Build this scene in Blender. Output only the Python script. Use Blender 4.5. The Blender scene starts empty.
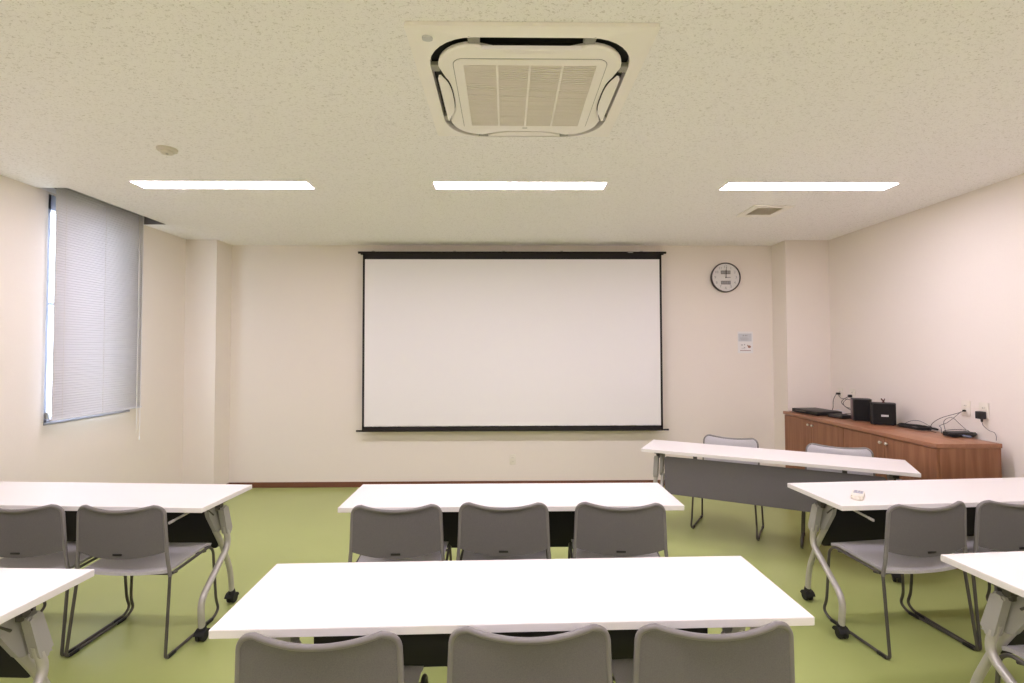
import bpy, bmesh, math, random
from mathutils import Vector, Matrix
random.seed(4)
PI = math.pi
COL = bpy.context.scene.collection
# ------------------------------------------------------------------ room numbers (metres)
XL, XR, YB, YR, HC = -3.4335, 3.5485, 5.6579, -3.2, 2.7338
# ------------------------------------------------------------------ materials
MATS = {}
def mat(name, col, rough=.5, metal=0.0, spec=.5, emit=None, estr=0.0, sheen=0.0):
    m = bpy.data.materials.new(name); m.use_nodes = True
    b = m.node_tree.nodes['Principled BSDF']
    b.inputs['Base Color'].default_value = (*col, 1)
    b.inputs['Roughness'].default_value = rough
    b.inputs['Metallic'].default_value = metal
    b.inputs['Specular IOR Level'].default_value = spec
    if emit:
        b.inputs['Emission Color'].default_value = (*emit, 1); b.inputs['Emission Strength'].default_value = estr
    MATS[name] = m
    return m
def nodes(m):
    nt = m.node_tree
    return nt, nt.nodes['Principled BSDF'], nt.nodes.new, nt.links.new
def noisy(m, c1, c2, scale=(20, 20, 20), detail=4, lo=.4, hi=.6, bump=0, bscale=None):
    """mottled colour and optional bump in object coordinates"""
    nt, b, N, L = nodes(m)
    tc = N('ShaderNodeTexCoord'); mp = N('ShaderNodeMapping'); mp.inputs['Scale'].default_value = scale
    nz = N('ShaderNodeTexNoise'); nz.inputs['Scale'].default_value = 1; nz.inputs['Detail'].default_value = detail
    cr = N('ShaderNodeValToRGB')
    cr.color_ramp.elements[0].position = lo; cr.color_ramp.elements[0].color = (*c1, 1)
    cr.color_ramp.elements[1].position = hi; cr.color_ramp.elements[1].color = (*c2, 1)
    L(tc.outputs['Object'], mp.inputs['Vector']); L(mp.outputs[0], nz.inputs['Vector'])
    L(nz.outputs[0], cr.inputs[0]); L(cr.outputs[0], b.inputs['Base Color'])
    if bump:
        bp = N('ShaderNodeBump'); bp.inputs['Strength'].default_value = bump; bp.inputs['Distance'].default_value = .002
        L(nz.outputs[0], bp.inputs['Height']); L(bp.outputs[0], b.inputs['Normal'])
    return m
WALLC = (.83, .772, .705)
m_wall = noisy(mat('wallpaper', WALLC, .85, spec=.2), tuple(c*.985 for c in WALLC), WALLC, (160, 160, 160), 3, .35, .65, .12)
CEILC = (.95, .935, .94)
m_ceil = mat('acoustic_ceiling', CEILC, .95, spec=.1)
def ceiling_nodes():
    nt, b, N, L = nodes(m_ceil)
    tc = N('ShaderNodeTexCoord')
    mp = N('ShaderNodeMapping'); mp.inputs['Scale'].default_value = (75, 110, 50)
    nz = N('ShaderNodeTexNoise'); nz.inputs['Scale'].default_value = 1; nz.inputs['Detail'].default_value = 2.5; nz.inputs['Distortion'].default_value = 1.2
    cr = N('ShaderNodeValToRGB')
    e = cr.color_ramp.elements
    e[0].position = .33; e[0].color = (CEILC[0]*.76, CEILC[1]*.75, CEILC[2]*.73, 1)
    e[1].position = .43; e[1].color = (*CEILC, 1)
    mp2 = N('ShaderNodeMapping'); mp2.inputs['Scale'].default_value = (260, 260, 260)
    n2 = N('ShaderNodeTexNoise'); n2.inputs['Scale'].default_value = 1; n2.inputs['Detail'].default_value = 2
    c2 = N('ShaderNodeValToRGB'); f = c2.color_ramp.elements
    f[0].position = .35; f[0].color = (.95, .95, .95, 1); f[1].position = .6; f[1].color = (1, 1, 1, 1)
    mx = N('ShaderNodeMix'); mx.data_type = 'RGBA'; mx.blend_type = 'MULTIPLY'; mx.inputs['Factor'].default_value = 1
    L(tc.outputs['Object'], mp.inputs['Vector']); L(mp.outputs[0], nz.inputs['Vector']); L(nz.outputs[0], cr.inputs[0])
    L(tc.outputs['Object'], mp2.inputs['Vector']); L(mp2.outputs[0], n2.inputs['Vector']); L(n2.outputs[0], c2.inputs[0])
    L(cr.outputs[0], mx.inputs['A']); L(c2.outputs[0], mx.inputs['B']); L(mx.outputs['Result'], b.inputs['Base Color'])
    bp = N('ShaderNodeBump'); bp.inputs['Strength'].default_value = .15; bp.inputs['Distance'].default_value = .002
    L(nz.outputs[0], bp.inputs['Height']); L(bp.outputs[0], b.inputs['Normal'])
ceiling_nodes()
m_floor = noisy(mat('green_vinyl_floor', (.38, .435, .15), .24, spec=.4), (.375, .43, .147), (.385, .44, .155), (1.3, 1.3, 1.3), 6, .35, .65)
def floor_rough():
    nt, b, N, L = nodes(m_floor)
    tc = N('ShaderNodeTexCoord'); nz = N('ShaderNodeTexNoise'); nz.inputs['Scale'].default_value = 3.0; nz.inputs['Detail'].default_value = 5
    mr = N('ShaderNodeMapRange'); mr.inputs['To Min'].default_value = .26; mr.inputs['To Max'].default_value = .32
    L(tc.outputs['Object'], nz.inputs['Vector']); L(nz.outputs[0], mr.inputs[0]); L(mr.outputs[0], b.inputs['Roughness'])
floor_rough()
m_base = mat('brown_baseboard', (.17, .065, .035), .45)
m_white = mat('white_laminate', (.80, .775, .755), .38, spec=.4)
m_panel = noisy(mat('charcoal_panel', (.15, .14, .145), .7, spec=.25), (.142, .133, .138), (.158, .148, .153), (300, 300, 300), 2)
m_panelback = mat('panel_black_back', (.022, .021, .020), .6, spec=.3)
m_silver = mat('silver_paint', (.50, .48, .45), .38, metal=.35)
m_silver2 = mat('grey_plastic', (.36, .35, .33), .5)
m_black = mat('black_plastic', (.012, .011, .011), .45)
m_rubber = mat('black_rubber', (.010, .010, .010), .6)
m_dkmetal = mat('dark_grey_metal', (.10, .093, .085), .42, metal=.4)
def mesh_cloth(name, c1, c2):
    return noisy(mat(name, c1, .62, spec=.35), c1, c2, (420, 420, 420), 2, .4, .6, .15)
m_shell = mesh_cloth('dark_grey_shell', (.128, .121, .119), (.152, .144, .141))
m_rim = mat('dark_grey_rim', (.19, .178, .170), .4, spec=.5)
m_pad = mesh_cloth('light_grey_mesh', (.50, .485, .505), (.57, .555, .575))
m_wood = mat('walnut_veneer', (.30, .14, .07), .42, spec=.4)
def wood_nodes(m, c1, c2, sc):
    nt, b, N, L = nodes(m)
    tc = N('ShaderNodeTexCoord'); mp = N('ShaderNodeMapping'); mp.inputs['Scale'].default_value = sc
    nz = N('ShaderNodeTexNoise'); nz.inputs['Scale'].default_value = 1; nz.inputs['Detail'].default_value = 6; nz.inputs['Distortion'].default_value = .6
    cr = N('ShaderNodeValToRGB'); e = cr.color_ramp.elements
    e[0].position = .3; e[0].color = (*c1, 1); e[1].position = .7; e[1].color = (*c2, 1)
    L(tc.outputs['Object'], mp.inputs['Vector']); L(mp.outputs[0], nz.inputs['Vector']); L(nz.outputs[0], cr.inputs[0]); L(cr.outputs[0], b.inputs['Base Color'])
wood_nodes(m_wood, (.21, .085, .04), (.33, .15, .075), (22, 22, 1.6))
m_woodtop = mat('walnut_top', (.32, .15, .08), .35, spec=.45)
wood_nodes(m_woodtop, (.27, .12, .062), (.36, .17, .09), (22, 1.6, 22))
m_chrome = mat('brushed_nickel', (.72, .68, .62), .28, metal=.9)
m_screen = mat('screen_cloth', (.83, .815, .815), .9, spec=.1)
m_scrblk = mat('screen_black', (.016, .013, .012), .6, spec=.3)
m_ivory = mat('ivory_plastic', (.80, .76, .66), .45)
m_ac = mat('air_unit_white', (.93, .90, .86), .5, spec=.35)
m_acdark = mat('air_unit_dark', (.02, .02, .02), .7)
m_acgrey = mat('air_unit_grey', (.30, .29, .26), .5)
m_acgrille = mat('air_unit_grille', (.80, .755, .70), .6)
m_vent = mat('vent_grey', (.66, .61, .52), .6)
m_alu = mat('window_aluminium', (.42, .43, .50), .4, metal=.5)
m_blind = mat('blind_slats', (.74, .745, .79), .5, spec=.35)
def blind_nodes():
    nt, b, N, L = nodes(m_blind)
    tr = N('ShaderNodeBsdfTranslucent'); tr.inputs['Color'].default_value = (.62, .64, .74, 1)
    mx = N('ShaderNodeMixShader'); mx.inputs[0].default_value = .05
    out = nt.nodes['Material Output']
    L(b.outputs[0], mx.inputs[1]); L(tr.outputs[0], mx.inputs[2]); L(mx.outputs[0], out.inputs['Surface'])
blind_nodes()
m_cord = mat('white_cord', (.75, .74, .73), .6)
m_glass = mat('window_glass', (1, 1, 1), .02)
def glass_nodes():
    nt, b, N, L = nodes(m_glass)
    tr = N('ShaderNodeBsdfTransparent'); tr.inputs['Color'].default_value = (.95, .97, .98, 1)
    gl = N('ShaderNodeBsdfGlossy'); gl.inputs['Roughness'].default_value = .02
    mx = N('ShaderNodeMixShader'); out = nt.nodes['Material Output']
    mx.inputs[0].default_value = .06; L(tr.outputs[0], mx.inputs[1]); L(gl.outputs[0], mx.inputs[2]); L(mx.outputs[0], out.inputs['Surface'])
glass_nodes()
LIGHT_COL = (1.0, .89, 1.05)
m_lamp = mat('lamp_diffuser', (.9, .9, .88), .5, emit=LIGHT_COL, estr=40.5)
m_paper = mat('paper', (.80, .79, .78), .8)
m_ink = mat('ink_grey', (.36, .36, .37), .8)
m_inkblue = mat('paper_blue_grey', (.56, .58, .61), .8)
m_inkred = mat('ink_red_brown', (.30, .16, .12), .8)
m_dial = mat('clock_dial', (.74, .73, .70), .5)
m_lcd = mat('lcd_grey', (.25, .245, .225), .3)
m_clockrim = mat('clock_rim', (.045, .033, .026), .35)
m_label = mat('white_badge', (.70, .70, .70), .4)
m_spk = mat('speaker_black', (.012, .012, .012), .55)
m_spkcloth = noisy(mat('speaker_cloth', (.014, .013, .013), .9, spec=.2), (.010, .010, .010), (.02, .019, .018), (500, 500, 500), 2)
m_spkside = mat('speaker_side', (.16, .10, .10), .4)
m_bluelcd = mat('remote_window', (.26, .26, .33), .3)
m_bluetip = mat('blue_grey_plug', (.25, .29, .42), .35, metal=.4)
m_redtip = mat('red_brown_plug', (.10, .025, .02), .4)

# ------------------------------------------------------------------ mesh helpers
def mark(verts_faces, idx):
    for f in verts_faces: f.material_index = idx
def add_box(bm, c, s, rot=None, bev=0.0, seg=2):
    r = bmesh.ops.create_cube(bm, size=1)
    vs = r['verts']
    bmesh.ops.scale(bm, vec=s, verts=vs)
    if bev:
        es = list({e for v in vs for e in v.link_edges})
        g = bmesh.ops.bevel(bm, geom=es, offset=min(bev, min(s)*.49), segments=seg, affect='EDGES', profile=.5)
        vs = list({v for f in g['faces'] for v in f.verts} | {v for v in vs if v.is_valid})
    M = Matrix.Translation(Vector(c)) @ (rot.to_4x4() if rot else Matrix.Identity(4))
    bmesh.ops.transform(bm, matrix=M, verts=vs)
    return vs
def rz(a): return Matrix.Rotation(a, 3, 'Z')
def rx(a): return Matrix.Rotation(a, 3, 'X')
def ry(a): return Matrix.Rotation(a, 3, 'Y')
def fillet(pts, r, n=6, closed=False):
    pts = [Vector(p) for p in pts]; out = []
    N = len(pts)
    rs = r if isinstance(r, (list, tuple)) else [r]*N
    for i, p in enumerate(pts):
        if not closed and i in (0, N-1): out.append(p); continue
        a, b = pts[i-1], pts[(i+1) % N]
        da, db = (a-p), (b-p)
        R = min(rs[i], da.length*.48, db.length*.48)
        if R < 1e-5: out.append(p); continue
        s, e = p+da.normalized()*R, p+db.normalized()*R
        for k in range(n+1):
            t = k/n
            out.append(s*(1-t)**2 + p*2*t*(1-t) + e*t*t)
    return out
def smooth_path(pts, n=8):
    """Catmull-Rom through the points"""
    P = [Vector(p) for p in pts]; P = [P[0]*2-P[1]] + P + [P[-1]*2-P[-2]]
    out = []
    for i in range(1, len(P)-2):
        for k in range(n):
            t = k/n
            out.append(.5*((2*P[i]) + (-P[i-1]+P[i+1])*t + (2*P[i-1]-5*P[i]+4*P[i+1]-P[i+2])*t*t + (-P[i-1]+3*P[i]-3*P[i+1]+P[i+2])*t**3))
    out.append(P[-2]); return out
def add_tube(bm, pts, r, seg=10, closed=False, squash=None):
    pts = [Vector(p) for p in pts]
    q = [pts[0]]
    for p in pts[1:]:
        if (p-q[-1]).length > 1e-5: q.append(p)
    pts = q; n = len(pts); rings = []
    T = []
    for i in range(n):
        a = pts[i-1] if (i > 0 or closed) else pts[0]
        b = pts[(i+1) % n] if (i < n-1 or closed) else pts[-1]
        T.append((b-a).normalized())
    up = Vector((0, 0, 1)) if abs(T[0].z) < .9 else Vector((0, 1, 0))
    nrm = (up - T[0]*up.dot(T[0])).normalized()
    for i in range(n):
        nrm = (nrm - T[i]*nrm.dot(T[i])).normalized()
        bi = T[i].cross(nrm)
        rr = r(i/(n-1)) if callable(r) else r
        rings.append([bm.verts.new(pts[i] + (nrm*math.cos(2*PI*k/seg) + bi*math.sin(2*PI*k/seg))*rr) for k in range(seg)])
    fs = []
    for i in range(n if closed else n-1):
        A, B = rings[i], rings[(i+1) % n]
        for k in range(seg):
            fs.append(bm.faces.new((A[k], A[(k+1) % seg], B[(k+1) % seg], B[k])))
    if not closed:
        fs.append(bm.faces.new(rings[0][::-1])); fs.append(bm.faces.new(rings[-1]))
    return fs
def add_cyl(bm, p0, p1, r, seg=24):
    return add_tube(bm, [p0, p1], r, seg)
def rrect(w, h, r, n=6, cx=0, cy=0):
    """rounded rectangle outline, counter-clockwise"""
    out = []
    for (sx, sy, a0) in ((1, 1, 0), (-1, 1, PI/2), (-1, -1, PI), (1, -1, 3*PI/2)):
        for k in range(n+1):
            a = a0 + PI/2*k/n
            out.append((cx+sx*(w/2-r)+r*math.cos(a), cy+sy*(h/2-r)+r*math.sin(a)))
    return out
def add_prism(bm, poly, d0, d1, fn, bev=0):
    """poly (a,b) extruded from d0 to d1; fn maps (a,b,d) to xyz"""
    A = [bm.verts.new(fn(a, b, d0)) for a, b in poly]; B = [bm.verts.new(fn(a, b, d1)) for a, b in poly]
    fs = [bm.faces.new(A[::-1]), bm.faces.new(B)]
    n = len(poly)
    for i in range(n): fs.append(bm.faces.new((A[i], A[(i+1) % n], B[(i+1) % n], B[i])))
    if bev:
        es = list(set(fs[0].edges) | set(fs[1].edges))
        bmesh.ops.bevel(bm, geom=es, offset=bev, segments=2, affect='EDGES')
    return fs
XY = lambda a, b, d: (a, b, d)
XZ = lambda a, b, d: (a, d, b)
YZ = lambda a, b, d: (d, a, b)
def ring_prism(bm, outer, inner, d0, d1, fn):
    n = len(outer)
    V = [[bm.verts.new(fn(a, b, d)) for a, b in P] for P, d in ((outer, d0), (outer, d1), (inner, d1), (inner, d0))]
    for q in range(4):
        A, B = V[q], V[(q+1) % 4]
        for i in range(n): bm.faces.new((A[i], A[(i+1) % n], B[(i+1) % n], B[i]))
def lathe(bm, prof, seg=32, M=None):
    rings = []
    for r, z in prof:
        if r < 1e-6: rings.append([bm.verts.new((0, 0, z))])
        else: rings.append([bm.verts.new((r*math.cos(2*PI*k/seg), r*math.sin(2*PI*k/seg), z)) for k in range(seg)])
    vs = [v for R in rings for v in R]
    for A, B in zip(rings, rings[1:]):
        for k in range(seg):
            k2 = (k+1) % seg
            if len(A) == 1 and len(B) == 1: continue
            if len(A) == 1: bm.faces.new((A[0], B[k], B[k2]))
            elif len(B) == 1: bm.faces.new((A[k], A[k2], B[0]))
            else: bm.faces.new((A[k], A[k2], B[k2], B[k]))
    if M is not None: bmesh.ops.transform(bm, matrix=M, verts=vs)
    return vs
def BM(): return bmesh.new()
def obj(name, bm, m, parent=None, loc=None, rot=0, sharp=35, smooth=True):
    bmesh.ops.recalc_face_normals(bm, faces=bm.faces)
    me = bpy.data.meshes.new(name); bm.to_mesh(me); bm.free()
    for mm in (m if isinstance(m, (list, tuple)) else [m]): me.materials.append(mm)
    if smooth:
        for p in me.polygons: p.use_smooth = True
        me.set_sharp_from_angle(angle=math.radians(sharp))
    o = bpy.data.objects.new(name, me); COL.objects.link(o)
    if parent: o.parent = parent
    if loc: o.location = loc
    if rot: o.rotation_euler = (0, 0, rot)
    return o
def tag(o, label, cat, group=None):
    o['label'] = label; o['category'] = cat
    if group: o['group'] = group
    return o
def thing(name, label, cat, loc=(0, 0, 0), rot=0, group=None):
    o = bpy.data.objects.new(name, None); COL.objects.link(o)
    o.empty_display_size = .1
    o.location = loc; o.rotation_euler = (0, 0, rot)
    return tag(o, label, cat, group)
def struct(name, bm, m, parent=None, **k):
    o = obj(name, bm, m, parent, **k)
    if not parent: o['kind'] = 'structure'
    return o
def dup(root, loc, rot, label):
    r = root.copy(); COL.objects.link(r); r.location = loc; r.rotation_euler = (0, 0, rot); r['label'] = label
    for ch in list(root.children):
        c = ch.copy(); COL.objects.link(c); c.parent = r
        for g in list(ch.children):
            d = g.copy(); COL.objects.link(d); d.parent = c
    return r
def text_bm(bm, s, size, M, extrude=.0008):
    cu = bpy.data.curves.new('t', 'FONT'); cu.body = s; cu.size = size; cu.align_x = 'CENTER'; cu.align_y = 'CENTER'; cu.extrude = extrude
    o = bpy.data.objects.new('t', cu); COL.objects.link(o)
    dg = bpy.context.evaluated_depsgraph_get(); me = bpy.data.meshes.new_from_object(o.evaluated_get(dg))
    me.transform(M); bm.from_mesh(me)
    bpy.data.objects.remove(o); bpy.data.curves.remove(cu); bpy.data.meshes.remove(me)

# ================================================================== THE ROOM
b = BM(); add_box(b, ((XL+XR)/2, (YB+YR)/2, -.05), (XR-XL+.4, YB-YR+.4, .1)); struct('floor', b, m_floor)
# ceiling with the curtain slot cut out beside the window
SX, SY0, SY1, SH = -3.216, 3.668, 4.733, .16
b = BM()
def ceil_piece(x0, x1, y0, y1): add_box(b, ((x0+x1)/2, (y0+y1)/2, HC+.1), (x1-x0, y1-y0, .2))
ceil_piece(SX, XR+.2, YR-.2, YB+.2)
ceil_piece(XL-.2, SX, YR-.2, SY0); ceil_piece(XL-.2, SX, SY1, YB+.2)
ceil_piece(XL-.2, XL-.0, SY0, SY1)
add_box(b, ((XL-.2+SX)/2, (SY0+SY1)/2, HC+SH+.02), (SX-XL+.2, SY1-SY0, .04))
struct('ceiling', b, m_ceil, smooth=False)
b = BM(); q = .004
add_box(b, (SX-q/2, (SY0+SY1)/2, HC+SH/2), (q, SY1-SY0, SH-.002)); add_box(b, ((XL+SX)/2, SY0+q/2, HC+SH/2), (SX-XL, q, SH-.002))
add_box(b, ((XL+SX)/2, SY1-q/2, HC+SH/2), (SX-XL, q, SH-.002)); add_box(b, ((XL+SX)/2, (SY0+SY1)/2, HC+SH-q/2), (SX-XL, SY1-SY0, q)); add_box(b, (XL+q/2, (SY0+SY1)/2, HC+SH/2+.02), (q, SY1-SY0, SH-.04))
struct('trim_1', b, mat('slot_shade_lining', (.16, .135, .125), .6), smooth=False)  # thin sheets added inside the slot, their dark colour stands in for its shade
# walls
WY0, WY1, WZ0, WZ1 = 3.757, 4.60, .996, 2.72
b = BM(); T = .2
add_box(b, ((XL-T/2), (YR+WY0)/2, HC/2), (T, WY0-YR, HC))
add_box(b, ((XL-T/2), (WY1+YB)/2, HC/2), (T, YB-WY1, HC))
add_box(b, ((XL-T/2), (WY0+WY1)/2, WZ0/2), (T, WY1-WY0, WZ0))
add_box(b, ((XL-T/2), (WY0+WY1)/2, (WZ1+HC+.0)/2), (T, WY1-WY0, HC-WZ1))
struct('wall_left', b, m_wall, smooth=False)
b = BM(); add_box(b, (XR+T/2, (YB+YR)/2, HC/2), (T, YB-YR, HC)); struct('wall_right', b, m_wall, smooth=False)
b = BM(); add_box(b, ((XL+XR)/2, YB+T/2, HC/2), (XR-XL+2*T, T, HC)); struct('wall_front', b, m_wall, smooth=False)
b = BM(); add_box(b, ((XL+XR)/2, YR-T/2, HC/2), (XR-XL+2*T, T, HC)); struct('wall_back', b, m_wall, smooth=False)
PLX, PLY, PRX, PRY = -3.1029, 5.3638, 3.0701, 5.3725
b = BM(); add_box(b, ((XL+PLX)/2, (PLY+YB)/2, HC/2), (PLX-XL, YB-PLY, HC)); struct('pillar_left', b, m_wall, smooth=False)
b = BM(); add_box(b, ((XR+PRX)/2, (PRY+YB)/2, HC/2), (XR-PRX, YB-PRY, HC)); struct('pillar_right', b, m_wall, smooth=False)
BH, BT = .06, .009
def skirting(name, segs):
    b = BM()
    for (x0, y0, x1, y1) in segs:
        cx, cy = (x0+x1)/2, (y0+y1)/2
        add_box(b, (cx, cy, BH/2), (max(abs(x1-x0), BT), max(abs(y1-y0), BT), BH), bev=.002, seg=1)
    struct(name, b, m_base)
skirting('baseboard_front', [(PLX, YB-BT/2, PRX, YB-BT/2), (XL, PLY-BT/2, PLX+BT, PLY-BT/2), (PLX+BT/2, PLY, PLX+BT/2, YB), (PRX-BT/2, PRY, PRX-BT/2, YB), (PRX-BT, PRY-BT/2, XR, PRY-BT/2)])
skirting('baseboard_left', [(XL+BT/2, YR, XL+BT/2, PLY)])
skirting('baseboard_right', [(XR-BT/2, YR, XR-BT/2, PRY)])
skirting('baseboard_back', [(XL, YR+BT/2, XR, YR+BT/2)])

# window: aluminium frame in the reveal, one transom, glass
b = BM(); FX, FW = XL-.05, .035
def fr(y0, y1, z0, z1, d=.08): add_box(b, (FX, (y0+y1)/2, (z0+z1)/2), (d, y1-y0, z1-z0), bev=.003, seg=1)
fr(WY0, WY0+FW, WZ0, WZ1); fr(WY1-FW, WY1, WZ0, WZ1); fr(WY0, WY1, WZ0, WZ0+.028); fr(WY0, WY1, WZ1-.115, WZ1)
fr(WY0, WY1, 1.885, 1.905, .03)
win = struct('window_1', b, m_alu)
b = BM(); add_box(b, (FX-.02, (WY0+WY1)/2, (WZ0+WZ1)/2), (.005, WY1-WY0-.03, WZ1-WZ0-.03)); struct('pane', b, m_glass, win, smooth=False)
b = BM(); add_box(b, (XL-.002, (WY0+WY1)/2, WZ0-.006), (.016, WY1-WY0+.004, .018), bev=.003); struct('window_sill', b, m_alu, win)
b = BM(); add_box(b, (FX+.05, WY0+.026, WZ0+.055), (.02, .022, .05), bev=.004); struct('window_latch', b, m_silver, win)

# venetian blind hung from the slot
BX, BY0, BY1, BZ0, BZT = -3.350, 3.724, 4.624, 1.014, HC+.115
bl = thing('venetian_blind', 'pale grey venetian blind lowered over the window on the left wall', 'blind', (BX, (BY0+BY1)/2, BZ0))
L_ = BY1-BY0; HT = BZT-BZ0
b = BM(); NS = 92
for i in range(NS):
    z = .03 + (HT-.05)*i/(NS-1); ti = math.radians(74)
    prev = None
    for k in range(5):
        s = -.0125 + .025*k/4; c = .0022*(1-(s/.0125)**2)
        x = s*math.cos(ti) - c*math.sin(ti)*-1; zz = z + -s*math.sin(ti) + c*math.cos(ti)
        cur = (b.verts.new((x, -L_/2, zz)), b.verts.new((x, L_/2, zz)))
        if prev: b.faces.new((prev[0], prev[1], cur[1], cur[0]))
        prev = cur
o = obj('slats', b, m_blind, bl, sharp=80)
sm = o.modifiers.new('thick', 'SOLIDIFY'); sm.thickness = .0005
b = BM(); add_box(b, (0, 0, .010), (.026, L_, .016), bev=.004); obj('bottom_rail', b, m_blind, bl)
b = BM(); add_box(b, (0, 0, HT+.0), (.03, L_, .03), bev=.003); obj('head_rail', b, m_blind, bl)
for yy in (-L_/2+.075, 0, L_/2-.075):
    for dx in (-.0145, .0165):
        b = BM(); add_cyl(b, (dx, yy, .01), (dx, yy, HT), .0014, 6); obj('ladder_cord', b, m_cord, bl)
b = BM(); add_tube(b, smooth_path([(.018, L_/2-.03, HT), (.019, L_/2-.028, .9), (.018, L_/2-.03, -.25)]), .0022, 6); lathe(b, [(0, -.29), (.006, -.285), (.004, -.25), (0, -.245)], 10, Matrix.Translation((.018, L_/2-.03, 0))); obj('pull_cord', b, m_cord, bl)
b = BM(); add_tube(b, smooth_path([(.018, L_/2-.075, HT), (.02, L_/2-.072, .9), (.018, L_/2-.073, -.22)]), .0018, 6)
obj('pull_cord', b, m_cord, bl)

# ================================================================== CEILING FITTINGS
LLEN, LDEP = 1.2362, .15
def ceiling_lamp(x, y, label):
    t = thing('ceiling_light', label, 'ceiling light', (x, y, HC), 0, 'recessed strip ceiling lights')
    return t
def lamp_parts(t):
    b = BM(); o_ = rrect(LLEN+.014, LDEP+.014, .003, 2); i_ = rrect(LLEN, LDEP, .002, 2)
    ring_prism(b, o_, i_, -.004, -.0004, XY); obj('trim_frame', b, m_ac, t)
    b = BM(); add_box(b, (0, 0, -.0018), (LLEN-.002, LDEP-.002, .0028)); obj('diffuser', b, m_lamp, t, smooth=False)
LX, LY = .1073, 3.5888
first = ceiling_lamp(LX-2.1365, LY, 'lit strip light in the ceiling nearest the window blind'); lamp_parts(first)
dup(first, (LX, LY, HC), 0, 'lit strip light in the ceiling above the projection screen, middle of the row')
dup(first, (LX+2.1172, LY, HC), 0, 'lit strip light in the ceiling next to the square air vent')
for yy, w in ((.95, 'ahead of'), (-1.75, 'behind')):
    for xx, s in ((LX-2.133, 'left'), (LX, 'middle'), (LX+2.114, 'right')):
        dup(first, (xx, yy, HC), 0, 'lit strip light in the %s of the ceiling row %s the rear seats' % (s, w) if yy < 0 else 'lit strip light at the %s of the row behind the air conditioner' % s)

# ceiling cassette air conditioner
ac = thing('air_conditioner', 'square white ceiling cassette air conditioner with slatted central grille', 'air conditioner', (.1017, 2.2449, HC))
HW = .478; RX, RY = .406, .428; n = 8
b = BM()
outer0 = rrect(.944, .938, .012, n, 0, .011); inner0 = rrect(2*RX, 2*RY, .19, n)
Z0, Z1, Z2, ZB = -.001, -.016, -.040, -.002
rows = [[b.verts.new((x, y, z)) for x, y in P] for P, z in ((outer0, Z0), (outer0, Z1), (inner0, Z2), (inner0, ZB))]
for A, B in zip(rows, rows[1:]):
    for i in range(len(A)): b.faces.new((A[i], A[(i+1) % len(A)], B[(i+1) % len(A)], B[i]))
obj('face_plate', b, m_ac, ac)
b = BM(); add_prism(b, rrect(2*RX-.002, 2*RY-.002, .189, n), -.0045, -.0015, XY); add_prism(b, rrect(.66, .68, .12, n), -.040, -.004, XY); obj('outlet_channel', b, m_acdark, ac)
CPX, CPY, FL = .374, .388, .195
def lens(u): return .040*max(0, 1-abs(u)**3)**.8
def panel_outline(k=0.0):
    """rounded rectangle whose four sides are scooped where the flaps sit"""
    out = []
    for sx, sy, a0 in ((1, 1, 0), (-1, 1, PI/2), (-1, -1, PI), (1, -1, 3*PI/2)):
        for q in range(9):
            a = a0 + PI/2*q/8; r = .15-k*.5
            out.append((sx*(CPX-k-r)+r*math.cos(a), sy*(CPY-k-r)+r*math.sin(a)))
        for q in range(1, 16):
            u = -1+2*q/16; d = lens(u)
            if a0 == 0: out.append((-u*FL, CPY-k-d))
            elif a0 == PI/2: out.append((-(CPX-k-d), -u*FL))
            elif a0 == PI: out.append((u*FL, -(CPY-k-d)))
            else: out.append((CPX-k-d, u*FL))
    return out
b = BM()
rows = [[b.verts.new((x, y, z)) for x, y in panel_outline(k)] for k, z in ((.020, -.024), (.002, -.028), (0, -.040), (.005, -.047), (.016, -.050))]
for A, B in zip(rows, rows[1:]):
    for i in range(len(A)): b.faces.new((A[i], A[(i+1) % len(A)], B[(i+1) % len(A)], B[i]))
b.faces.new(rows[-1]); b.faces.new(rows[0][::-1])
obj('centre_panel', b, m_ac, ac)
b = BM(); ring_prism(b, rrect(.618, .618, .04, 6), rrect(.54, .54, .004, 6), -.0535, -.049, XY); gr = obj('grille_frame', b, m_ac, ac)
b = BM(); ring_prism(b, rrect(.624, .624, .043, 6), rrect(.618, .618, .04, 6), -.0508, -.0495, XY); obj('grille_seam', b, m_acgrey, gr)
b = BM()
add_box(b, (0, 0, -.0505), (.54, .54, .001))
for i in range(36):
    y = -.262 + .524*i/35; add_box(b, (0, y, -.0535), (.538, .0100, .004), rx(.14))
g = obj('intake_grille', b, m_acgrille, ac, smooth=False)
b = BM()
for x in (-.133, 0, .133): add_box(b, (x, 0, -.0535), (.009, .538, .0062))
obj('grille_ribs', b, m_ac, g, smooth=False)
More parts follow.
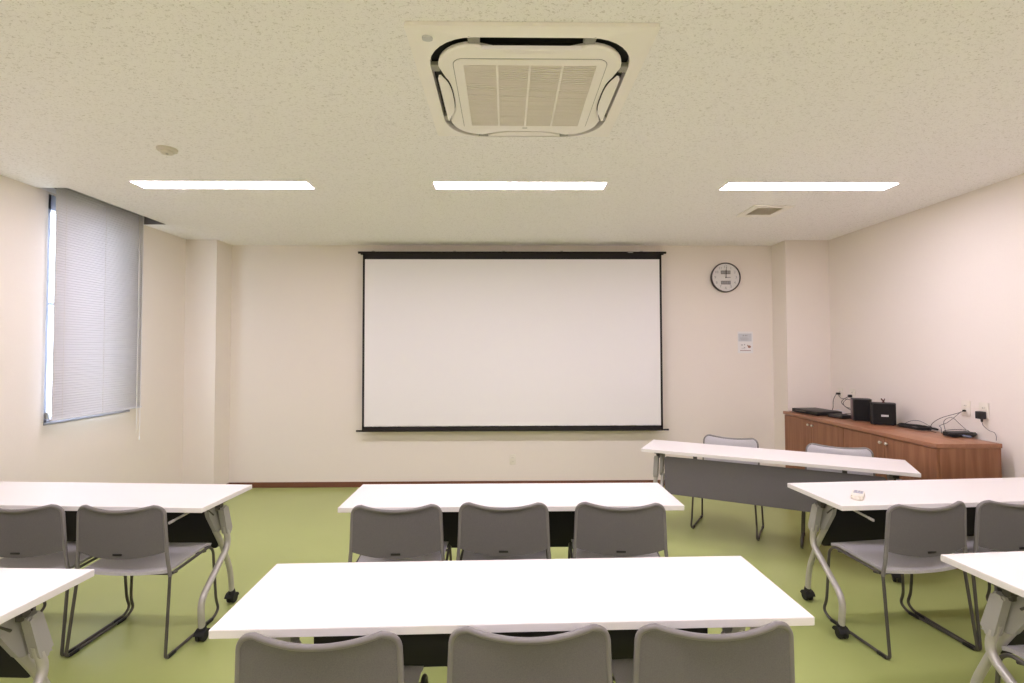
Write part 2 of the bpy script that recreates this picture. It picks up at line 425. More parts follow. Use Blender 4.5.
for k in range(4):
    R = Matrix.Rotation(PI/2*k, 4, 'Z')
    # open flap: lens-shaped blade filling the scoop, its outer edge dropped
    C_ = CPY if k % 2 == 0 else CPX
    b = BM(); nn = 20; rows = []
    for i in range(nn+1):
        u = -1+2*i/nn; x = u*(FL-.006); w = max(.004, lens(u)-(.003 if k != 2 else -.001))
        e = -(C_+.008); dz = -.006 if k != 2 else .0085
        rows.append([b.verts.new(q) for q in ((x, e, -.0585+dz), (x, e+.006, -.0600+dz), (x, -C_+w, -.0505), (x, -C_+w, -.0470), (x, e+.003, -.0480))])
    for A, B in zip(rows, rows[1:]):
        for i in range(5): b.faces.new((A[i], A[(i+1) % 5], B[(i+1) % 5], B[i]))
    b.faces.new(rows[0]); b.faces.new(rows[-1][::-1])
    bmesh.ops.transform(b, matrix=R, verts=b.verts); obj('flap', b, m_ac, ac, sharp=25)
    R_ = RY if k % 2 == 0 else RX
    for s in (-1, 1):
        b = BM(); add_box(b, (s*(FL+.024), -(C_+R_)/2-.001, -.029), (.046, R_-C_+.006, .020), bev=.003, seg=1)
        bmesh.ops.transform(b, matrix=R, verts=b.verts); obj('flap_hinge', b, m_acgrey, ac)
b = BM(); add_prism(b, [(.02*math.cos(2*PI*k/20)-.392, .013*math.sin(2*PI*k/20)-.410) for k in range(20)], -.0385, -.022, XY)
obj('sensor_eye', b, mat('sensor_grey', (.55, .56, .54), .4), ac)
b = BM(); add_box(b, (0, .292, -.0538), (.026, .006, .001)); obj('maker_mark', b, m_acgrey, ac)

b = BM(); lathe(b, [(0, -.030), (.028, -.030), (.034, -.026), (.036, -.016), (.052, -.013), (.055, -.004), (.055, 0), (0, 0)], 32)
sd = obj('smoke_detector', b, mat('detector_plastic', (.64, .60, .50), .5), loc=(-2.009, 2.952, HC)); tag(sd, 'small round ivory smoke detector on the ceiling near the left strip light', 'smoke detector')
b = BM(); add_box(b, (0, 0, -.031), (.012, .012, .003), bev=.001); obj('detector_lamp', b, m_acgrey, sd)
vt = thing('ceiling_vent', 'small square air vent with grey louvres in the ceiling at the right', 'vent', (2.233, 4.224, HC))
b = BM(); ring_prism(b, rrect(.335, .335, .01, 3), rrect(.225, .225, .004, 3), -.012, -.0005, XY); obj('vent_frame', b, m_ac, vt)
b = BM(); add_box(b, (0, 0, -.002), (.224, .224, .002))
for i in range(12): add_box(b, (0, -.1+.2*i/11, -.006), (.222, .010, .0015), rx(.6))
obj('vent_louvre', b, m_vent, vt, smooth=False)

# ================================================================== FRONT WALL FITTINGS
SCY = 5.540
def screen():
    t = thing('projection_screen', 'large white projection screen with black border on the front wall', 'projection screen', (.0838, SCY, .64))
    zT, zB, zTi, zBi = 2.632-.64, 0.0, 2.553-.64, .690-.64   # bar tops, white area
    w2, wi2 = 1.672, 1.648
    b = BM(); add_box(b, (0, 0, (zTi+zBi)/2), (2*wi2, .003, zTi-zBi)); obj('screen_fabric', b, m_screen, t, smooth=False)
    b = BM()
    add_box(b, (0, .0005, (zT+zTi)/2), (2*w2, .004, zT-zTi))
    add_box(b, (0, .0005, (zBi+.012)/2+.006), (2*w2, .004, zBi-.012))
    for s in (-1, 1): add_box(b, (s*(w2+wi2)/2, .0005, (zT)/2), (w2-wi2, .004, zT))
    obj('black_border', b, m_scrblk, t, smooth=False)
    b = BM(); add_tube(b, [(-1.725, 0, zT-.004), (1.725, 0, zT-.004)], .013, 12); add_box(b, (0, .012, zT-.012), (3.4, .02, .03), bev=.003); obj('roller_tube', b, m_scrblk, t)
    b = BM(); add_tube(b, [(-1.735, 0, .006), (1.735, 0, .006)], .010, 12); add_box(b, (0, 0, .018), (2*w2, .014, .03), bev=.004); obj('weight_bar', b, m_scrblk, t)
    for x in (-1.56, -.65, -.1, .55, 1.45):
        b = BM(); add_box(b, (x, (YB-SCY)/2-.001, zT+.010), (.03, YB-SCY, .016), bev=.003); obj('wall_bracket', b, m_silver2, t)
    b = BM(); add_box(b, (1.32, -.0135, zT-.004), (.06, .002, .006)); obj('maker_plate', b, m_silver, t)
screen()

ck = thing('wall_clock', 'round wall clock with black rim and two grey number windows', 'clock', (2.521, YB, 2.362))
b = BM(); M = Matrix.Rotation(PI/2, 4, 'X')
lathe(b, [(0, .004), (.163, .004), (.168, .006), (.170, .02), (.170, .034), (.167, .044), (.162, .046), (.159, .042), (.158, .030)], 56, M); obj('clock_rim', b, m_clockrim, ck)
b = BM(); lathe(b, [(0, .030), (.158, .030)], 56, M); dl = obj('dial', b, m_dial, ck)
CM = lambda x, z, y=-.0305: Matrix.Translation((x, y, z)) @ Matrix.Rotation(PI/2, 4, 'X')
b = BM()
for h in range(1, 13):
    a = PI/2 - h*PI/6; text_bm(b, str(h), .042, CM(.121*math.cos(a), .121*math.sin(a)))
for k in range(60):
    a = k*PI/30; add_box(b, (.149*math.cos(a), -.0307, .149*math.sin(a)), (.006, .0006, .0014), Matrix.Rotation(-a, 3, 'Y'))
obj('numerals', b, m_ink, dl, smooth=False)
for z, s in ((.058, '10:08'), (-.060, '24 55')):
    b = BM(); add_box(b, (0, -.0312, z), (.112, .002, .042), bev=.002); w = obj('number_window', b, m_lcd, ck)
    b = BM()
    for k in range(5): add_box(b, (-.04+.02*k, -.0324, z), (.009, .0006, .026))
    obj('display_segments', b, m_ink, w, smooth=False)
b = BM(); add_box(b, (.032, -.0307, 0), (.05, .0008, .009)); obj('maker_mark', b, m_ink, dl, smooth=False)
b = BM(); add_box(b, (.001, -.037, .040), (.006, .0012, .09), bev=.0005); obj('hour_hand', b, m_clockrim, ck)
b = BM(); add_box(b, (.004, -.039, .055), (.004, .0012, .125), ry(.04), bev=.0005); lathe(b, [(0, .041), (.007, .040), (.007, .034)], 14, M); obj('minute_hand', b, m_clockrim, ck)

nt_ = thing('paper_notice', 'small white paper notice with a grey heading block below the wall clock', 'notice', (2.750, YB, 1.619))
b = BM(); add_box(b, (0, -.0012, 0), (.176, .0016, .248)); obj('sheet', b, m_paper, nt_, smooth=False)
b = BM(); add_box(b, (-.004, -.0023, .056), (.152, .0006, .09)); obj('heading_block', b, m_inkblue, nt_, smooth=False)
b = BM()
for x, z, w, h in ((-.022, .077, .016, .014), (.002, .077, .014, .012), (.018, .077, .012, .012), (-.02, .05, .09, .004), (-.01, .038, .10, .004), (-.01, .027, .08, .004),
                   (-.04, -.03, .018, .012), (-.01, -.026, .012, .012), (-.03, -.068, .03, .004), (-.01, -.062, .014, .012)):
    add_box(b, (x, -.0029, z), (w, .0005, h))
obj('printed_text', b, m_ink, nt_, smooth=False)
b = BM()
add_prism(b, [(.045+.018*math.cos(2*PI*k/14), -.05+.015*math.sin(2*PI*k/14)) for k in range(14)], -.0031, -.0024, XZ)
add_box(b, (.026, -.0027, -.036), (.014, .0006, .012), ry(.7))
for k in range(9): add_box(b, (-.055+.0135*k, -.0027, -.094), (.010, .0006, .009))
obj('red_print', b, m_inkred, nt_, smooth=False)

def outlet(loc, rot, label, slots=2, w=.072, h=.118):
    t = thing('wall_outlet', label, 'wall outlet', loc, rot, 'ivory wall outlets')
    b = BM(); add_box(b, (0, -.004, 0), (w, .008, h), bev=.003); obj('cover_plate', b, m_ivory, t)
    b = BM(); add_box(b, (0, -.0085, 0), (w*.52, .003, h*.62), bev=.002); obj('socket_insert', b, m_ivory, t)
    b = BM()
    for z in ((-.02, .02) if slots == 2 else (0,)):
        for x in (-.0065, .0065): add_box(b, (x, -.0102, z), (.002, .0012, .009))
    obj('socket_slots', b, m_acdark, t, smooth=False)
    return t
outlet((.080, YB, .301), 0, 'ivory outlet plate low on the front wall under the projection screen')
OR = -PI/2     # faces -x
outlet((XR, 3.788, 1.079), OR, 'ivory outlet plate on the right wall with a thin black cable plugged in')
outlet((XR, 3.643, 1.077), OR, 'ivory outlet plate on the right wall carrying a black power adapter')
outlet((XR, 5.224, 1.068), OR, 'ivory outlet plate on the right wall nearest the corner pillar')
outlet((XR, 5.041, 1.075), OR, 'ivory outlet plate on the right wall just behind the taller speaker')

# ================================================================== TABLES
def make_table(W, D, name, label):
    t = thing(name, label, 'table')
    TT, TH = .72, .025
    b = BM(); add_prism(b, rrect(W, D, .004, 2), TT-TH, TT, XY, bev=.0015); obj('table_top', b, m_white, t)
    b = BM(); x0, x1, y, z0, z1 = -.735, .735, .165, .360, .662
    add_prism(b, rrect(x1-x0, z1-z0, .02, 4, 0, (z0+z1)/2), y-.006, y+.006, XZ, bev=.002)
    b.normal_update()
    for f in b.faces: f.material_index = 1 if (f.calc_center_median().y < y-.0055) else 0
    mp_ = obj('modesty_panel', b, [m_panel, m_panelback], t)
    for x in (-.5, .5):
        b = BM(); add_box(b, (x, y-.013, .668), (.03, .014, .056), bev=.002); obj('panel_hanger', b, m_dkmetal, mp_)
    b = BM(); add_box(b, (0, .03, TT-TH-.0175), (1.60, .04, .035), bev=.004); obj('support_beam', b, m_dkmetal, t)
    for s in (-1, 1):
        xo, xi, xs = s*.856, s*.766, s*.820
        # outer leg runs back towards the chairs
        b = BM(); add_tube(b, fillet([(xs, .090, .52), (xs+s*.004, .122, .405), (xo, -.165, .212), (xo, -.148, .072)], [.0, .06, .07, 0], 7), .0165, 14); l1 = obj('leg', b, m_silver, t)
        b = BM(); add_tube(b, fillet([(xi, .080, .50), (xi, .150, .385), (xi, .230, .205), (xi, .246, .072)], [.0, .05, .07, 0], 7), .0155, 14); l2 = obj('leg', b, m_silver, t)
        for (l, x, yy, sy) in ((l1, xo, -.145, -1), (l2, xi, .248, 1)):
            b = BM()
            for dx in (-.013, .013):
                lathe(b, [(0, -.009), (.024, -.009), (.0275, -.006), (.0275, .006), (.024, .009), (0, .009)], 24, Matrix.Translation((x+dx, yy+sy*.004, .0275)) @ Matrix.Rotation(PI/2, 4, 'Y'))
            lathe(b, [(0, .085), (.015, .083), (.019, .07), (.021, .055), (.017, .04), (0, .038)], 18, Matrix.Translation((x, yy, 0)))
            add_prism(b, [(yy+.032*math.cos(a), .030+.032*math.sin(a)) for a in [PI*(.05+.9*k/10) for k in range(11)]], x-.0275, x+.0275, YZ)
            obj('caster', b, m_rubber, l)
        # folding bracket: flat sleeve outside, plate inside
        b = BM()
        P = [(.046, .634), (.090, .642), (.138, .486), (.128, .470), (.096, .467), (.086, .478)]
        Pf = [(p.x, p.y) for p in fillet([(a, c, 0) for a, c in P], .012, 4, closed=True)]
        add_prism(b, Pf, xs-.017, xs+.017, YZ, bev=.008); br = obj('leg_bracket', b, m_silver2, t)
        b = BM(); xp = s*.778
        P = [(-.025, .680), (.055, .684), (.112, .515), (.096, .484), (.062, .490), (-.005, .60)]
        Pf = [(p.x, p.y) for p in fillet([(a, c, 0) for a, c in P], .010, 4, closed=True)]
        add_prism(b, Pf, xp-.012, xp+.012, YZ, bev=.003)
        add_box(b, (s*.79, .02, .688), (.075, .16, .014), bev=.003)
        obj('hinge_plate', b, m_silver2, br)
        b = BM()
        lathe(b, [(0, .011), (.010, .009), (.012, 0), (.012, -.004)], 16, Matrix.Translation((s*.7655, .075, .55)) @ Matrix.Rotation(-s*PI/2, 4, 'Y'))
        obj('bolt', b, m_silver, br)
        b = BM(); add_box(b, (s*.80, .05, .678), (.075, .085, .034), bev=.006); add_cyl(b, (s*.775, .050, .650), (s*.824, .050, .650), .015, 14); add_box(b, (s*.806, .055, .648), (.022, .036, .05), bev=.004); obj('pivot_block', b, m_dkmetal, br)
        b = BM(); add_tube(b, fillet([(s*.79, .03, .60), (s*.785, -.02, .645), (s*.78, -.10, .682)], .03, 4), .005, 8); obj('stay_rod', b, m_dkmetal, br)
        b = BM()
        v0, v1 = Vector((s*.79, -.13, .683)), Vector((s*.712, -.192, .636)); d = (v1-v0); q = d.to_track_quat('X', 'Z').to_matrix()
        add_box(b, (v0+v1)/2, (d.length, .022, .009), q, bev=.003); add_box(b, v1, (.03, .026, .011), q, bev=.004); add_box(b, v0, (.035, .03, .02), bev=.004); obj('fold_lever', b, m_silver, t)
    return t
GT = 'white folding tables on casters'
tb = make_table(1.8, .454, 'folding_table', ''); tb['group'] = GT
TABS = [('M', (.0317, 2.8268), -.0013, 'white folding table in the middle, straight below the projection screen'),
        ('F', (.0313, 1.7216), .0209, 'white folding table nearest the camera, across the bottom middle of the photo'),
        ('A', (-2.4522, 2.8995), -.0684, 'white folding table below the window blind with grey chairs at it'),
        ('B', (-2.440, 1.7138), -.05, 'white folding table corner at the bottom left edge of the photo'),
        ('C', (2.6263, 2.8557), .063, 'white folding table with a small white remote control lying on it'),
        ('D', (2.632, 1.8013), .07, 'white folding table corner at the bottom right edge of the photo')]
for i, (k, (x, y), r, lab) in enumerate(TABS):
    if i == 0: tb.location = (x, y, 0); tb.rotation_euler = (0, 0, r); tb['label'] = lab
    else: dup(tb, (x, y, 0), r, lab)
tt = make_table(1.8218, .4658, 'folding_table', 'white folding table set at an angle for the speaker, grey panel facing the seats'); tt['group'] = GT
tt.location = (2.0269, 3.8707, 0); tt.rotation_euler = (0, 0, PI-.5028)

# ================================================================== CHAIRS
def back_point(u, v, off):
    """point on the backrest: u -1..1 across, v 0..1 up; off pushes to the front (+y)"""
    w = .2285 - .010*v
    cr_ = .045; H = .230
    hh = (1-v)*H
    if hh < cr_: w -= cr_ - math.sqrt(max(0, cr_**2-(cr_-hh)**2))
    c = 1-u*u
    zb = .522 - .030*c; zt = .752 - .020*c
    z = zb + (zt-zb)*v
    y = -.186 - .014*((z-.47)/.28) - .026*c + off + .012*(max(0, v-.86)/.14)**2*-1
    return Vector((u*w, y, z))
def slab(bm, f, g, nu, nv):
    """closed slab between surfaces f and g over the unit grid"""
    A = [[bm.verts.new(f(-1+2*i/nu, j/nv)) for i in range(nu+1)] for j in range(nv+1)]
    B = [[bm.verts.new(g(-1+2*i/nu, j/nv)) for i in range(nu+1)] for j in range(nv+1)]
    for S in (A, B):
        for j in range(nv):
            for i in range(nu): bm.faces.new((S[j][i], S[j][i+1], S[j+1][i+1], S[j+1][i]))
    for j in range(nv):
        for i in (0, nu): bm.faces.new((A[j][i], A[j+1][i], B[j+1][i], B[j][i]))
    for i in range(nu):
        for j in (0, nv): bm.faces.new((A[j][i], A[j][i+1], B[j][i+1], B[j][i]))
def seat_point(u, v, off):
    x = u*(.222+.006*v)
    fr_ = max(0, (v-.82)/.18)
    y = -.172 + .342*v - .022*(1-u*u)*(1-v)**2 + .012*(1-u*u)*v**3
    z = .422 + .022*v - .016*(1-u*u)*(math.sin(PI*min(1, v*1.1))*.7+.3) - .016*fr_**2 + off
    return Vector((x, y, z))
def make_chair():
    t = thing('stacking_chair', '', 'chair', group='grey sled base stacking chairs')
    b = BM(); slab(b, lambda u, v: back_point(u*.985, v*.985, -.006), lambda u, v: back_point(u*.985, v*.985, .004), 28, 20); bk = obj('backrest', b, m_shell, t, sharp=50)
    b = BM(); slab(b, lambda u, v: back_point(u*.985, .01+v*.98, .004), lambda u, v: back_point(u*.97, .02+v*.965, .0155), 24, 18); pd = obj('back_pad', b, m_pad, bk, sharp=50); pd['label'] = 'light grey front pad'
    b = BM(); p = back_point(0, .10, -.0075); add_box(b, p, (.048, .004, .010), rx(.06), bev=.0015); obj('handle_slot', b, m_black, bk)
    # rim tube round the back, running down into the legs
    side = [back_point(1, v, -.001) for v in [k/14 for k in range(12)]]
    top = [back_point(1, v, -.001) for v in (.82, .86, .90, .93, .955, .975, .99, 1.0)]
    across = [back_point(-u, 1.0, -.001) for u in [-.9+1.8*k/14 for k in range(15)]]
    low = [Vector((.238, -.178, .395)), Vector((.237, -.183, .43)), Vector((.234, -.188, .465)), Vector((.2305, -.190, .505))]
    R = low + side + top
    Lp = [Vector((-q.x, q.y, q.z)) for q in reversed(R)]
    b = BM(); add_tube(b, R + across + Lp, .0092, 10); obj('back_frame', b, m_rim, t, sharp=60)
    b = BM(); slab(b, lambda u, v: seat_point(u, v, 0), lambda u, v: seat_point(u*.985, v, -.016), 20, 20); obj('seat', b, m_pad, t, sharp=50)
    for s in (-1, 1):
        xr, xf = s*.236, s*.252
        pts = [(xr, -.160, .402), (xr, .135, .420), (s*.236, .172, .385), (s*.250, .183, .10), (xf, .205, .040), (xf, .165, .0105), (xf, -.222, .0105), (s*.238, -.178, .400)]
        b = BM(); add_tube(b, fillet(pts, [0, .05, .05, .05, .04, .03, .022, 0], 6), .0075, 10); lg = obj('sled_leg', b, m_dkmetal, t, sharp=60)
        for (y0, y1) in ((-.208, -.150), (.085, .150)):
            b = BM(); add_box(b, (xf, (y0+y1)/2, .0085), (.018, y1-y0, .017), bev=.005); obj('glide', b, m_rubber, lg)
    for yy, z in ((.11, .405), (-.12, .392)):
        b = BM(); add_tube(b, fillet([(-.232, yy, z), (-.19, yy, z-.012), (.19, yy, z-.012), (.232, yy, z)], .03, 4), .0065, 8); obj('cross_bar', b, m_dkmetal, t)
    return t
CH = [((-.554, 2.733), .02, 'grey chair tucked in at the middle table, nearest the window of its three'),
      ((-.005, 2.756), -.03, 'grey chair at the centre of the middle table, below the projection screen'),
      ((.596, 2.743), -.07, 'grey chair tucked in at the middle table, nearest the speaker table of its three'),
      ((-.516, 1.603), .0, 'grey chair back in front of the nearest table, leftmost of three at the bottom'),
      ((.065, 1.624), .012, 'grey chair back in front of the nearest table, middle of three at the bottom'),
      ((.590, 1.630), .02, 'grey chair back in front of the nearest table, rightmost of three at the bottom'),
      ((-1.928, 2.755), -.04, 'grey sled base chair at the window side table, the one seen whole'),
      ((-2.458, 2.783), -.04, 'grey sled base chair at the window side table, cut off by the left edge'),
      ((2.104, 2.704), .13, 'grey sled base chair pulled up beside the remote control table, the one seen whole'),
      ((2.632, 2.750), .06, 'grey chair at the remote control table, cut off by the right edge'),
      ((-1.955, 1.577), 0, 'grey chair seat just visible under the bottom left table'),
      ((2.075, 1.690), .04, 'grey chair seat just visible under the bottom right table'),
      ((1.895, 4.265), PI-.585, 'chair with light grey back behind the speaker table, nearer the projection screen'),
      ((2.572, 3.822), PI-.585, 'chair with light grey back behind the speaker table, in front of the wooden cabinets')]
ch = make_chair()
for i, ((x, y), r, lab) in enumerate(CH):
    if i == 0: ch.location = (x, y, 0); ch.rotation_euler = (0, 0, r); ch['label'] = lab
    else: dup(ch, (x, y, 0), r, lab)

# ================================================================== CABINETS AND WHAT STANDS ON THEM
CX0, CY0, CYM, CY1, CZ = 3.020, 3.459, 4.422, 5.362, .870
CXB = 3.480
def cabinet(y0, y1, label):
    t = thing('low_cabinet', label, 'cabinet', ((CX0+CXB)/2, (y0+y1)/2, 0), 0, 'low walnut cabinets along the right wall')
    W = CXB-CX0-.02; H = CZ-.032; Ln = y1-y0
    cx = (CX0+.02+CXB)/2-(CX0+CXB)/2
    b = BM(); add_box(b, (cx, 0, H/2+.03), (W, Ln-.001, H-.06), bev=.001, seg=1); add_box(b, (cx+.02, 0, .03), (W-.05, Ln-.002, .06)); obj('carcass', b, m_wood, t, smooth=False)
    for s in (-1, 1):
        b = BM(); add_box(b, (-(CXB-CX0)/2+.010, s*Ln/4, H/2+.028), (.018, Ln/2-.005, H-.068), bev=.0015, seg=1); d = obj('door', b, m_wood, t)
        b = BM(); lathe(b, [(0, .024), (.009, .023), (.0125, .018), (.010, .011), (.005, .006), (.006, 0), (0, 0)], 18, Matrix.Translation((-(CXB-CX0)/2+.001, s*.032, H-.052)) @ Matrix.Rotation(-PI/2, 4, 'Y')); obj('knob', b, m_chrome, d)
    return t
cabinet(CY0, CYM, 'low walnut cabinet at the end of the run nearest the seats')
cabinet(CYM, CY1, 'low walnut cabinet against the corner pillar, disc player above it')
b = BM(); add_box(b, ((CX0+CXB)/2-.006, (CY0+CY1)/2-.002, CZ-.016), (CXB-CX0+.010, CY1-CY0+.016, .032), bev=.002, seg=2)
tag(obj('cabinet_worktop', b, m_woodtop), 'long walnut worktop lying across the two low cabinets', 'worktop')

def on_top(name, label, cat, x, y, r=0, group=None): return thing(name, label, cat, (x, y, CZ), r, group)
dv = on_top('disc_player', 'flat black disc player at the pillar end of the wooden cabinets', 'disc player', 3.213, 5.112, .10)
b = BM(); add_box(b, (0, 0, .024), (.27, .37, .038), bev=.003); obj('casing', b, m_black, dv)
b = BM(); add_box(b, (-.1365, 0, .024), (.004, .36, .030), bev=.002); fp = obj('front_panel', b, m_spk, dv)
b = BM(); add_box(b, (-.139, .05, .028), (.002, .15, .010), bev=.0008); obj('disc_tray', b, m_dkmetal, fp)
for x in (-.1, .1):
    for y in (-.15, .15):
        b = BM(); lathe(b, [(0, 0), (.013, 0), (.014, .006), (0, .006)], 14, Matrix.Translation((x, y, 0))); obj('foot', b, m_rubber, dv)
hb = on_top('switch_box', 'small flat black box between the disc player and the taller speaker', 'device', 3.258, 4.800, .22)
b = BM(); add_box(b, (0, 0, .017), (.15, .165, .030), bev=.004); obj('casing', b, m_black, hb)
b = BM(); add_box(b, (-.0755, 0, .017), (.002, .12, .012), bev=.0005); obj('front_strip', b, m_dkmetal, hb)
for x in (-.06, .06):
    for y in (-.06, .06): b = BM(); lathe(b, [(0, 0), (.008, 0), (.008, .003), (0, .003)], 10, Matrix.Translation((x, y, 0))); obj('foot', b, m_rubber, hb)
def speaker(label, x, y, r, w, d, h, rad, badge):
    t = on_top('loudspeaker', label, 'speaker', x, y, r, 'small black speakers on the cabinets')
    b = BM(); add_prism(b, rrect(w, d, rad, 6), .004, h, XY, bev=.006); obj('cabinet_shell', b, m_spk, t)
    b = BM(); add_prism(b, rrect(w*.90, h*.90, .012, 5, 0, h/2+.002), -d/2-.006, -d/2+.012, XZ, bev=.003); g_ = obj('grille_cloth', b, m_spkcloth, t)
    if badge:
        b = BM(); add_box(b, (.004, -d/2-.0068, h*.44), (.052, .002, .016), bev=.0008); bd = obj('badge', b, m_label, g_)
        b = BM()
        for k in range(5): add_box(b, (-.014+.009*k, -d/2-.0081, h*.44), (.004, .0006, .007))
        obj('badge_marks', b, m_ink, bd, smooth=False)
    else:
        b = BM(); add_box(b, (-w/2-.001, .0, h/2), (.004, d*.86, h*.90), bev=.0015); obj('side_panel', b, m_spkside, t)
    for sx in (-1, 1):
        for sy in (-1, 1): b = BM(); lathe(b, [(0, 0), (.007, 0), (.007, .005), (0, .005)], 10, Matrix.Translation((sx*w*.36, sy*d*.36, 0))); obj('foot', b, m_rubber, t)
    return t
speaker('taller black speaker with plain front standing behind the badged speaker', 3.325, 4.615, -.48, .146, .135, .204, .010, False)
s2 = speaker('black speaker with a small white badge on its front', 3.334, 4.360, -.50, .176, .120, .192, .022, True)
for z in (.06, .10):
    b = BM(); lathe(b, [(0, 0), (.008, 0), (.008, .012), (.005, .014), (0, .014)], 12, Matrix.Translation((.082, .01, z)) @ Matrix.Rotation(PI/2, 4, 'Y')); obj('control_knob', b, m_black, s2)
b = BM(); zt = CZ+.192
add_tube(b, smooth_path([(3.342, 4.362, zt+.004), (3.340, 4.361, zt+.018), (3.328, 4.359, zt+.026), (3.321, 4.359, zt+.036)]), .0055, 8)
add_tube(b, smooth_path([(3.342, 4.362, zt+.012), (3.353, 4.363, zt+.024), (3.355, 4.364, zt+.036)]), .0035, 8); lathe(b, [(0, 0), (.012, 0), (.010, .010), (0, .012)], 14, Matrix.Translation((3.342, 4.362, zt)))
tag(obj('cable_clip', b, m_redtip), 'tiny dark red forked clip on top of the badged speaker', 'clip')

# cable coil
b = BM(); pts = []
for k in range(150):
    a = 2*PI*k/30; rr = 1 + .05*math.sin(k*.37)
    pts.append((3.424+.072*rr*math.cos(a), 4.138+.140*rr*math.sin(a), CZ+.006+.0036*(k/30)+.002*math.sin(k*.9)))
pts += [(3.494, 4.148, CZ+.02), (3.514, 4.088, CZ+.02), (3.509, 4.048, CZ+.012)]
add_tube(b, pts, .0045, 8)
cc = obj('cable_coil', b, m_rubber); tag(cc, 'oval coil of black cable lying beside the badged speaker', 'cable')
b = BM(); add_tube(b, smooth_path([(3.464, 4.038, CZ+.014), (3.494, 4.023, CZ+.016), (3.514, 4.003, CZ+.010)], 4), lambda t: .007+.002*math.sin(t*PI), 10); obj('plug', b, m_black, cc)
b = BM(); add_tube(b, smooth_path([(3.434, 4.258, CZ+.02), (3.484, 4.233, CZ+.05), (3.514, 4.188, CZ+.055), (3.529, 4.118, CZ+.03), (3.524, 4.058, CZ+.012)]), .0018, 6); obj('loose_end', b, m_rubber, cc)

ad = on_top('cable_bundle', 'black box with bundled cables near the seat end of the cabinets', 'cable bundle', 3.444, 3.743, .06)
b = BM(); add_box(b, (0, 0, .020), (.19, .085, .032), bev=.006); obj('adapter_box', b, m_black, ad)
b = BM(); pts = []
for k in range(90):
    a = 2*PI*k/22; pts.append((-.01+.105*math.cos(a)*(1+.06*math.sin(k*.5)), -.035+.028*math.sin(a)*(1+.1*math.sin(k*.7)), .008+.0055*(k/22)+.003*math.sin(k*1.3)))
add_tube(b, pts, .0042, 8); obj('wound_cable', b, m_rubber, ad)
b = BM(); add_tube(b, smooth_path([(-.04, -.062, .020), (-.02, -.074, .014), (.01, -.08, .011)], 5), .0075, 10); tp = obj('connector', b, m_bluetip, ad); tp['label'] = 'blue grey metal connector'
b = BM(); add_tube(b, smooth_path([(.09, .0, .03), (.095, .03, .042), (.02, .055, .044), (-.08, .04, .040)]), .0025, 6); add_tube(b, smooth_path([(-.09, .02, .036), (-.07, .05, .11), (.01, .065, .135), (.06, .055, .09), (.09, .03, .045)]), .0016, 6); obj('stray_cable', b, m_rubber, ad)

def run(name, label, pts, r, m, cat='cable', n=8):
    b = BM(); add_tube(b, smooth_path(pts, n), r, 8); o = obj(name, b, m); return tag(o, label, cat)
wx = XR-.010
c = run('power_cable', 'thin black cord from the right wall outlet down to the coiled cable',
    [(wx-.012, 3.785, 1.058), (3.514, 3.828, 1.035), (3.484, 3.938, .985), (3.459, 3.998, .93), (3.449, 4.003, CZ+.012), (3.424, 3.968, CZ+.005), (3.394, 3.888, CZ+.005)], .0020, m_rubber)
b = BM(); add_box(b, (wx-.012, 3.785, 1.060), (.022, .016, .015), bev=.005); obj('plug', b, m_black, c)
run('power_cable', 'second thin black cord hanging from the outlet to the bundled cables',
    [(wx-.030, 3.791, 1.052), (3.494, 3.838, 1.00), (3.474, 3.878, .955), (3.449, 3.918, .925), (3.434, 3.888, CZ+.045), (3.404, 3.848, CZ+.006)], .0018, m_rubber)
pa = thing('power_adapter', 'black power adapter plugged into the right wall outlet with trailing lead', 'power adapter', (wx, 3.643, 1.045))
b = BM(); add_box(b, (-.025, -.004, 0), (.045, .046, .055), bev=.005); obj('casing', b, m_black, pa)
b = BM(); lathe(b, [(0, 0), (.009, 0), (.006, -.022), (0, -.024)], 12, Matrix.Translation((-.025, -.012, -.027))); obj('strain_relief', b, m_black, pa)
b = BM(); add_tube(b, smooth_path([(-.025, -.012, -.048), (-.022, -.020, -.075), (-.012, -.05, -.105), (-.008, -.085, -.115), (-.006, -.098, -.14), (-.006, -.097, CZ+.004-1.045)]), .0017, 6); obj('lead', b, mat('grey_lead', (.10, .08, .075), .5), pa)
# cables below the far outlets
c = run('power_cable', 'black cord arching from the outlet by the pillar down behind the disc player',
    [(wx-.020, 5.223, 1.068), (3.484, 5.208, 1.055), (3.444, 5.188, 1.00), (3.434, 5.178, .93), (3.414, 5.158, CZ+.028), (3.374, 5.038, CZ+.024)], .0030, m_rubber)
b = BM(); add_box(b, (wx-.018, 5.223, 1.068), (.036, .030, .022), bev=.005); obj('plug', b, m_black, c)
c = run('power_cable', 'black cord looping from the outlet behind the taller speaker to the flat box',
    [(wx-.020, 5.048, 1.058), (3.484, 5.088, 1.02), (3.464, 5.088, .985), (3.454, 5.008, .95), (3.454, 4.918, .92), (3.434, 4.848, .90), (3.334, 4.818, CZ+.02)], .0030, m_rubber)
b = BM(); add_box(b, (wx-.016, 5.048, 1.058), (.032, .028, .028), bev=.005); obj('plug', b, m_black, c)
run('signal_cable', 'thin dark cable sagging between the two outlets behind the disc player',
    [(3.509, 5.203, 1.055), (3.484, 5.128, 1.030), (3.474, 5.048, 1.028), (3.484, 4.948, 1.02), (3.484, 4.888, .98), (3.464, 4.868, .905), (3.414, 4.888, CZ+.006)], .0024, m_rubber)
run('signal_cable', 'thin dark cable curled between the flat box and the taller speaker',
    [(3.485, 5.03, 1.035), (3.47, 5.07, .99), (3.44, 5.00, .955), (3.45, 4.90, .94), (3.47, 4.93, .90), (3.42, 4.98, .885), (3.36, 4.93, CZ+.012), (3.36, 4.84, CZ+.036)], .0024, m_rubber)
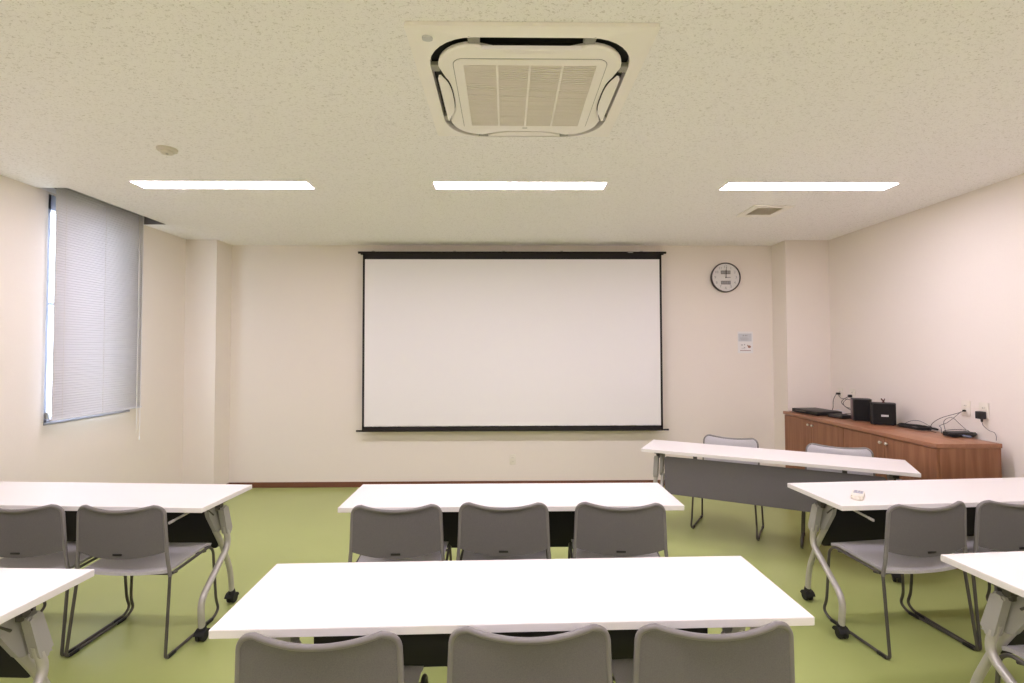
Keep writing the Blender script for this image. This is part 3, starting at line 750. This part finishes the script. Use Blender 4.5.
run('signal_cable', 'white cable looped on the worktop behind the flat black box',
    [(3.494, 5.228, CZ+.004), (3.444, 5.138, CZ+.035), (3.414, 5.068, CZ+.05), (3.394, 5.018, CZ+.045), (3.434, 4.988, CZ+.02), (3.484, 5.028, CZ+.012), (3.464, 5.108, CZ+.03), (3.404, 5.118, CZ+.036), (3.384, 5.058, CZ+.006)], .0042, m_paper)

# remote control on the right-hand table
rc = thing('remote_control', 'small white remote control with a grey window lying on the right table', 'remote control', (1.935, 2.725, .72), -.70)
b = BM(); add_prism(b, rrect(.056, .150, .018, 6), .001, .022, XY, bev=.006); obj('casing', b, m_ivory, rc)
b = BM(); add_box(b, (0, .030, .0222), (.044, .066, .0012), bev=.0005); lw = obj('display_window', b, m_inkblue, rc)
b = BM()
for x, y, w, h in ((-.013, .045, .012, .034), (.003, .047, .008, .026), (.015, .040, .010, .03), (0, .012, .04, .014)): add_box(b, (x, y, .0231), (w, h, .0006))
obj('display_marks', b, m_bluelcd, lw, smooth=False)
b = BM()
for i in range(3): add_box(b, (-.015+.015*i, -.035, .0225), (.009, .012, .002), bev=.0008)
obj('button', b, m_paper, rc)

# ================================================================== LIGHT, CAMERA
w = bpy.data.worlds.new('sky'); bpy.context.scene.world = w; w.use_nodes = True
bg = w.node_tree.nodes['Background']; bg.inputs['Color'].default_value = (.80, .88, 1.0, 1); bg.inputs['Strength'].default_value = 9.0

F_PX = 496.82
cam = bpy.data.cameras.new('camera'); cam.sensor_width = 36; cam.lens = F_PX/1024*36; cam.clip_start = .05; cam.shift_x = -.6438/1024; cam.shift_y = -4.3373/1024
co = bpy.data.objects.new('camera', cam); COL.objects.link(co)
p, y, r = .0273, -.0145, -.0023
cy, sy, cp, sp = math.cos(y), math.sin(y), math.cos(p), math.sin(p)
fwd = Vector((-sy*cp, cy*cp, sp)); right = Vector((cy, sy, 0)); up = right.cross(fwd)
R2 = math.cos(r)*right + math.sin(r)*up; U2 = -math.sin(r)*right + math.cos(r)*up
co.matrix_world = Matrix(((R2.x, U2.x, -fwd.x, 0), (R2.y, U2.y, -fwd.y, 0), (R2.z, U2.z, -fwd.z, 1.5291), (0, 0, 0, 1)))
sc = bpy.context.scene; sc.camera = co
vs = sc.view_settings; vs.view_transform = 'Standard'; vs.look = 'None'; vs.gamma = 1; vs.use_curve_mapping = False; vs.exposure = 0.07
sc.cycles.use_denoising = True
sc.cycles.max_bounces = 12; sc.cycles.diffuse_bounces = 8; sc.cycles.glossy_bounces = 4; sc.cycles.transparent_max_bounces = 12
sc.cycles.sample_clamp_indirect = 8
